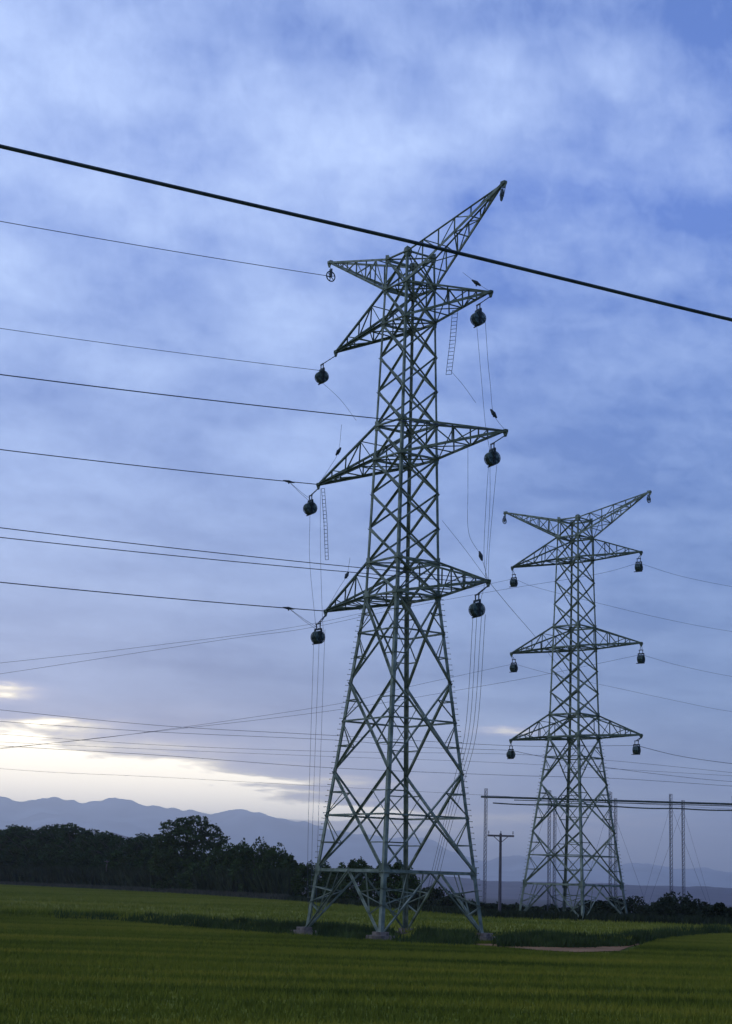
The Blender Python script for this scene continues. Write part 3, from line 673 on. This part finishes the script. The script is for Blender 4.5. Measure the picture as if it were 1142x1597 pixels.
for px, Y in ((758,215), (857,215), (952,215), (1046,215), (1144,215), (865.5,222), (960,222), (1065,222), (1164,222)):
    q = at(px, 1243, Y); lmast(q.x, Y, gz(q.x, Y)-.1, (bz if Y == 215 else bz2)+1.0)
    st = MB()
    for sx in (-1, 1): st.tube([Vector((q.x, Y, bz-.3))-O, Vector((q.x+sx*4.6, Y+(3 if Y > 218 else -3), GZ))-O], .014, 4)
    if px in (952, 1046, 1065, 857): st.build('guy_rope', ROPE, gs)
x0, x1 = at(750, 1243, 215).x, at(1175, 1243, 215).x
m = MB(); m.cyl(Vector((x0, 214.7, bz))-O, Vector((x1, 214.7, bz))-O, .12, 8); m.build('beam', BEAM, gs)
m = MB(); m.cyl(Vector((x0+4, 214.62, bz-.28))-O, Vector((x1-.3, 214.62, bz-.22))-O, .05, 8); m.build('beam', BEAM, gs)
m = MB(); m.tube([Vector((x0+2+(x1-x0-2)*i/30, 222, bz2-.1*math.sin(PI*((i*4) % 30)/30)))-O for i in range(31)], .08, 8); m.build('net_roll', BEAM, gs)
def upole(px, top, Y, arm_w, r, label, ins=3):
    q = at(px, top, Y); z0 = gz(q.x, Y)-.2; root = empty('utility_pole', (q.x, Y, z0)); tag(root, label, 'utility pole'); h = q.z-z0
    m = MB(); m.cyl((0,0,0), (0,0,h), r*1.15, 10, r*.8); m.build('pole', WOODP, root)
    m = MB(); m.bar((-arm_w/2,-r-.06,h-.25), (arm_w/2,-r-.06,h-.25), .16, .2)
    for sg in (-1, 1): m.bar((sg*arm_w*.28,-r-.06,h-.3), (sg*.05,-r-.06,h-.95), .07)
    m.build('crossarm', WOODP, root)
    for i in range(ins):
        xx = (i/(ins-1)-.5)*arm_w*.92; m = MB(); m.cyl((xx,-r-.06,h-.16), (xx,-r-.06,h+.08), .03, 6)
        for k in range(3): m.cyl((xx,-r-.06,h+.02+.09*k), (xx,-r-.06,h+.08+.09*k), .1-.015*k, 8, .06)
        m.build('insulator', INSUL, root)
    return q
q = upole(781, 1300, 196, 2.9, .17, 'dark utility pole with crossarm between the two pylons')
upole(72, 1336, 508, 2.2, .22, 'small pale pole in front of the pines at the far left')
upole(167, 1342, 440, 1.2, .22, 'dim pole in the tree line right of the pale pole')

# ------------------------------------------------------------------ trees
def crown_mesh(name, m, lobes, n, size, seed):
    """lobes: (x,y,z,rx,ry,rz); leaf clumps fill the lobes, denser towards their skins"""
    r = np.random.default_rng(seed); vol = np.array([l[3]*l[4]*l[5] for l in lobes])**.8; vol /= vol.sum(); V_ = []
    for l, wv in zip(lobes, vol):
        k = int(n*wv); d = r.normal(size=(k, 3)); d /= np.linalg.norm(d, axis=1)[:, None]
        rad = r.uniform(.45, 1.08, k)**.6; bump_ = 1+.22*np.sin(d[:, 0]*5+l[0])*np.cos(d[:, 2]*6+l[1])
        c_ = np.array(l[:3])+d*(rad*bump_)[:, None]*np.array(l[3:])
        s_ = size*r.uniform(.5, 1.3, k); a_ = r.normal(size=(k, 3)); a_ /= np.linalg.norm(a_, axis=1)[:, None]
        b_ = np.cross(a_, r.normal(size=(k, 3))); b_ /= np.linalg.norm(b_, axis=1)[:, None]
        sa, sb = a_*s_[:, None], b_*(s_*r.uniform(.5, 1, k))[:, None]
        V_.append(np.stack([c_-sa*.9, c_-sb*.8, c_+sa, c_+sb*.9], 1))
    v = np.concatenate(V_).reshape(-1, 3); return numesh(name, v, np.arange(len(v)).reshape(-1, 4), m)
def trunk_mesh(h, r, limbs, seed):
    rr = random.Random(seed); m = MB(); P_ = [Vector((0,0,-.3))]
    for i in range(1, 6): P_.append(Vector((rr.uniform(-.12,.12)*i*.4, rr.uniform(-.12,.12)*i*.4, h*i/5)))
    for i in range(5): m.cyl(P_[i], P_[i+1], r*(1-i*.16), 8, r*(1-(i+1)*.16))
    for k in range(limbs):
        t = rr.uniform(.45, .95); b_ = P_[0].lerp(P_[-1], t); a_ = rr.uniform(0, 2*PI); l = h*rr.uniform(.2, .38)
        e_ = b_+Vector((math.cos(a_)*l, math.sin(a_)*l, l*rr.uniform(.3, .9))); m.cyl(b_, e_, r*.4, 6, r*.12)
    return m.mesh('trunk', BARK, True)
def pine_lobes(seed, H):
    r = random.Random(seed); L_ = []
    for i in range(9):
        z = H*(.30+.68*i/8); w_ = H*.17*(1.15-.75*abs(i/8-.35)**1.3)*r.uniform(.8, 1.15)
        a_ = r.uniform(0, 6.28); L_.append((math.cos(a_)*w_*.5, math.sin(a_)*w_*.5, min(z, H-.8), w_, w_, H*.085))
    return L_
def broad_lobes(seed, H, W_, low=.2, n=12, top=1.0):
    r = random.Random(seed); L_ = []
    for i in range(n):
        z = H*(low+(.86*top-low)*r.random()**.8); a_ = r.uniform(0, 6.28); q_ = W_*math.sqrt(max(.05, 1-((z/H-low-.25)/(1-low))**2))*r.uniform(.2, .62)
        s_ = W_*r.uniform(.3, .48); L_.append((math.cos(a_)*q_, math.sin(a_)*q_, z, s_, s_, min(s_*.8, H*.22)))
    L_.append((0, 0, H*.5, W_*.6, W_*.6, H*.34)); return L_
PINES = [(crown_mesh('crown', PINE, pine_lobes(s_, 16), 5500, .30, s_), trunk_mesh(14, .28, 8, s_), 16) for s_ in range(4)]
def plant(name, cm, tm, pos, sc_, rz, label, cat, group):
    root = empty(name, pos, rz); root.scale = sc_; tag(root, label, cat, group)
    link('crown', cm, root); link('trunk' if name != 'shrub' else 'stem', tm, root); return root
ordn = ['first','second','third','fourth','fifth','sixth','seventh','eighth','ninth','tenth','eleventh','twelfth','thirteenth','fourteenth','fifteenth','sixteenth','seventeenth','eighteenth','nineteenth','twentieth']
front = [(-18,1294),(1,1296),(18,1292),(29,1290),(45,1293),(69,1290),(92,1288),(113,1288),(127,1300),(143,1296),(158,1303),(172,1300),(186,1308),(199,1311),(214,1308),(228,1303),(242,1305)]
for i, (px, py) in enumerate(front):
    Y = edgeY(px)+14+random.uniform(-3, 6); q = at(px, py, Y); z = gz(q.x, Y); h = q.z-z; cm, tm, H0 = PINES[i % 4]
    sx = h/H0*random.uniform(1.0, 1.3)
    plant('pine_tree', cm, tm, (q.x, Y, z), (sx, sx, h/H0), random.uniform(0, 6.28), 'dark pine in the left tree line, %s from the left edge of the view' % ordn[i], 'tree', 'pines in the left tree line')
# a second, lower rank behind closes the gaps
for i, px in enumerate(range(-10, 262, 18)):
    Y = edgeY(px)+34; py = float(np.interp(px, [p[0] for p in front], [p[1] for p in front]))+12+random.uniform(-4, 8)
    q = at(px, py, Y); z = gz(q.x, Y); h = q.z-z; cm, tm, H0 = PINES[(i+2) % 4]
    plant('pine_tree', cm, tm, (q.x, Y, z), (h/H0*1.5, h/H0*1.5, h/H0), random.uniform(0, 6.28), 'dark pine half hidden behind the front pines of the left tree line', 'tree', 'rear pines in the left tree line')
def dome_lobes(seed, H, W_):
    r = random.Random(seed); L_ = [(0, 0, H*.42, W_*.9, W_*.75, H*.46)]
    for i in range(16):
        a_ = r.uniform(0, 6.28); t = r.uniform(.05, .92); q_ = W_*math.sqrt(1-t*t)*r.uniform(.55, .95); s_ = W_*r.uniform(.2, .36)
        L_.append((math.cos(a_)*q_, math.sin(a_)*q_*.8, H*(.1+.78*t), s_, s_, min(s_, H*.17)))
    return L_
def btree(px, py, wpx, seed, name, label, cat, group, m=LEAF, low=.12, n=12, dY=12, size=.42, nl=4200, lobes=None):
    Y = edgeY(px)+dY; q = at(px, py, Y); z = gz(q.x, Y); h = q.z-z; W_ = wpx/FPX*Y
    lb = lobes(h, W_) if lobes else dome_lobes(seed, h, W_) if low < .1 else broad_lobes(seed, h, W_, low, n)
    zt = max(l[2]+l[5]*1.1 for l in lb); k = h/zt; lb = [(a_, b_, c_*k, d_, e_, f_*k) for a_, b_, c_, d_, e_, f_ in lb]
    return plant(name, crown_mesh('crown', m, lb, nl, size, seed), trunk_mesh(h*.72, max(.08, h*.022), 9, seed), (q.x, Y, z), (1,1,1), 0, label, cat, group)
def big(h, W_):
    return [(-W_*.55,0,h*.86,W_*.32,W_*.3,h*.08),(-W_*.2,.6,h*.93,W_*.27,W_*.3,h*.07),(W_*.28,-.4,h*.95,W_*.3,W_*.3,h*.07),(W_*.62,.3,h*.84,W_*.33,W_*.3,h*.09),
            (-W_*.75,.5,h*.70,W_*.3,W_*.35,h*.09),(W_*.86,0,h*.70,W_*.34,W_*.35,h*.1),(0,0,h*.74,W_*.62,W_*.6,h*.13),(-W_*.1,-.4,h*.84,W_*.25,W_*.3,h*.08),
            (-W_*.4,0,h*.5,W_*.7,W_*.6,h*.2),(W_*.5,0,h*.5,W_*.7,W_*.6,h*.2),(0,0,h*.3,W_*.95,W_*.7,h*.22),(W_*.1,0,h*.12,W_*1.0,W_*.6,h*.14)]
btree(296, 1271, 52, 21, 'broadleaf_tree', 'tallest broadleaf tree with a split, ragged top rising above the tree line', 'tree', 'broadleaf trees along the field edge', lobes=big, nl=16000, size=.33)
BT = [(258,1304,22,'smaller broadleaf tree closing against the left side of the tallest tree'),(345,1318,30,'low broadleaf tree in the dip right of the tallest tree'),
      (372,1312,30,'bushy broadleaf tree, left one of the wide dark clump'),(398,1309,36,'bushy broadleaf tree, highest of the wide dark clump'),
      (430,1317,30,'bushy broadleaf tree, right one of the wide dark clump'),(450,1334,20,'low bushy tree ending the wide dark clump on the right'),
      (320,1335,40,'dense low tree filling the front under the tallest tree'),
      (480,1343,22,'small dark tree behind the left leg of the large pylon'),(504,1343,20,'small dark tree just right of the large pylon left leg'),(529,1346,20,'small dark tree left of the pylon near leg, lower one'),
      (557,1339,24,'rounded dark tree between left and near legs of the large pylon'),(590,1346,24,'dark tree directly behind the near leg of the large pylon'),
      (616,1342,24,'dark tree seen between the two middle pylon legs'),(638,1356,18,'low dark tree just right of the middle pylon legs')]
for i, (px, py, wp, lab) in enumerate(BT):
    btree(px, py, wp, 40+i, 'broadleaf_tree', lab, 'tree', 'broadleaf trees along the field edge', low=.08, n=14, nl=6500, size=.27 if px < 460 else .19, dY=10+(i % 3)*3)
SH = [(660,1383,14,'shrub left of the low round shrub under the large pylon'),(684,1381,18,'low round shrub inside the right half of the large pylon'),(706,1392,14,'shrub right of the low round shrub under the large pylon'),
      (728,1403,16,'low shrub touching the right leg of the large pylon'),(750,1406,16,'low shrub between the large pylon right leg and the utility pole'),(771,1407,14,'low shrub at the foot of the utility pole'),
      (797,1409,16,'low shrub just right of the utility pole'),(822,1412,16,'low shrub at the left leg of the farther pylon'),(848,1410,18,'low shrub inside the left half of the farther pylon'),
      (874,1414,16,'low shrub at the middle legs of the farther pylon'),(900,1414,16,'low shrub just right of the farther pylon middle legs'),(927,1403,17,'shrub inside the right half of the farther pylon'),
      (952,1398,18,'taller shrub left of the farther pylon right leg'),(980,1396,20,'taller shrub behind the farther pylon right leg'),(1012,1411,16,'low shrub in the gap left of the big round bush'),
      (1038,1398,20,'left half of the big round bush behind the scaffold masts'),(1058,1391,24,'highest round bush behind the scaffold masts'),(1084,1402,18,'right shoulder bush beside the highest round bush'),
      (1116,1407,15,'pointed shrub near the right edge of the view'),(1138,1413,14,'low shrub at the right edge of the view'),(1160,1412,16,'low shrub just past the right edge of the view')]
for i, (px, py, wp, lab) in enumerate(SH):
    btree(px, py, wp*1.75, 80+i, 'shrub', lab, 'shrub', 'shrubs along the right field edge', SHRUB, low=.05, n=9, dY=9+(i % 3)*3+(16 if 800 < px < 1000 else 0), size=.17, nl=2600)

# ------------------------------------------------------------------ haze
hz = MB(); X0, X1, Y0_, Y1_, Z0_, Z1_ = -46500, 46500, -46500, 46500, -32, 1230
hz.v = [(x, y, z) for z in (Z0_, Z1_) for y in (Y0_, Y1_) for x in (X0, X1)]
hz.f = [(0,2,3,1), (4,5,7,6), (0,1,5,4), (2,6,7,3), (0,4,6,2), (1,3,7,5)]
hm = bpy.data.materials.new('haze'); hm.use_nodes = True; t = hm.node_tree; t.nodes.remove(t.nodes['Principled BSDF'])
pv = t.nodes.new('ShaderNodeVolumePrincipled'); pv.inputs['Color'].default_value = (.80,.90,1.0,1); pv.inputs['Density'].default_value = 6.8e-5; pv.inputs['Anisotropy'].default_value = .6
t.links.new(pv.outputs[0], t.nodes['Material Output'].inputs['Volume'])
tag(hz.build('haze', hm), kind='stuff')
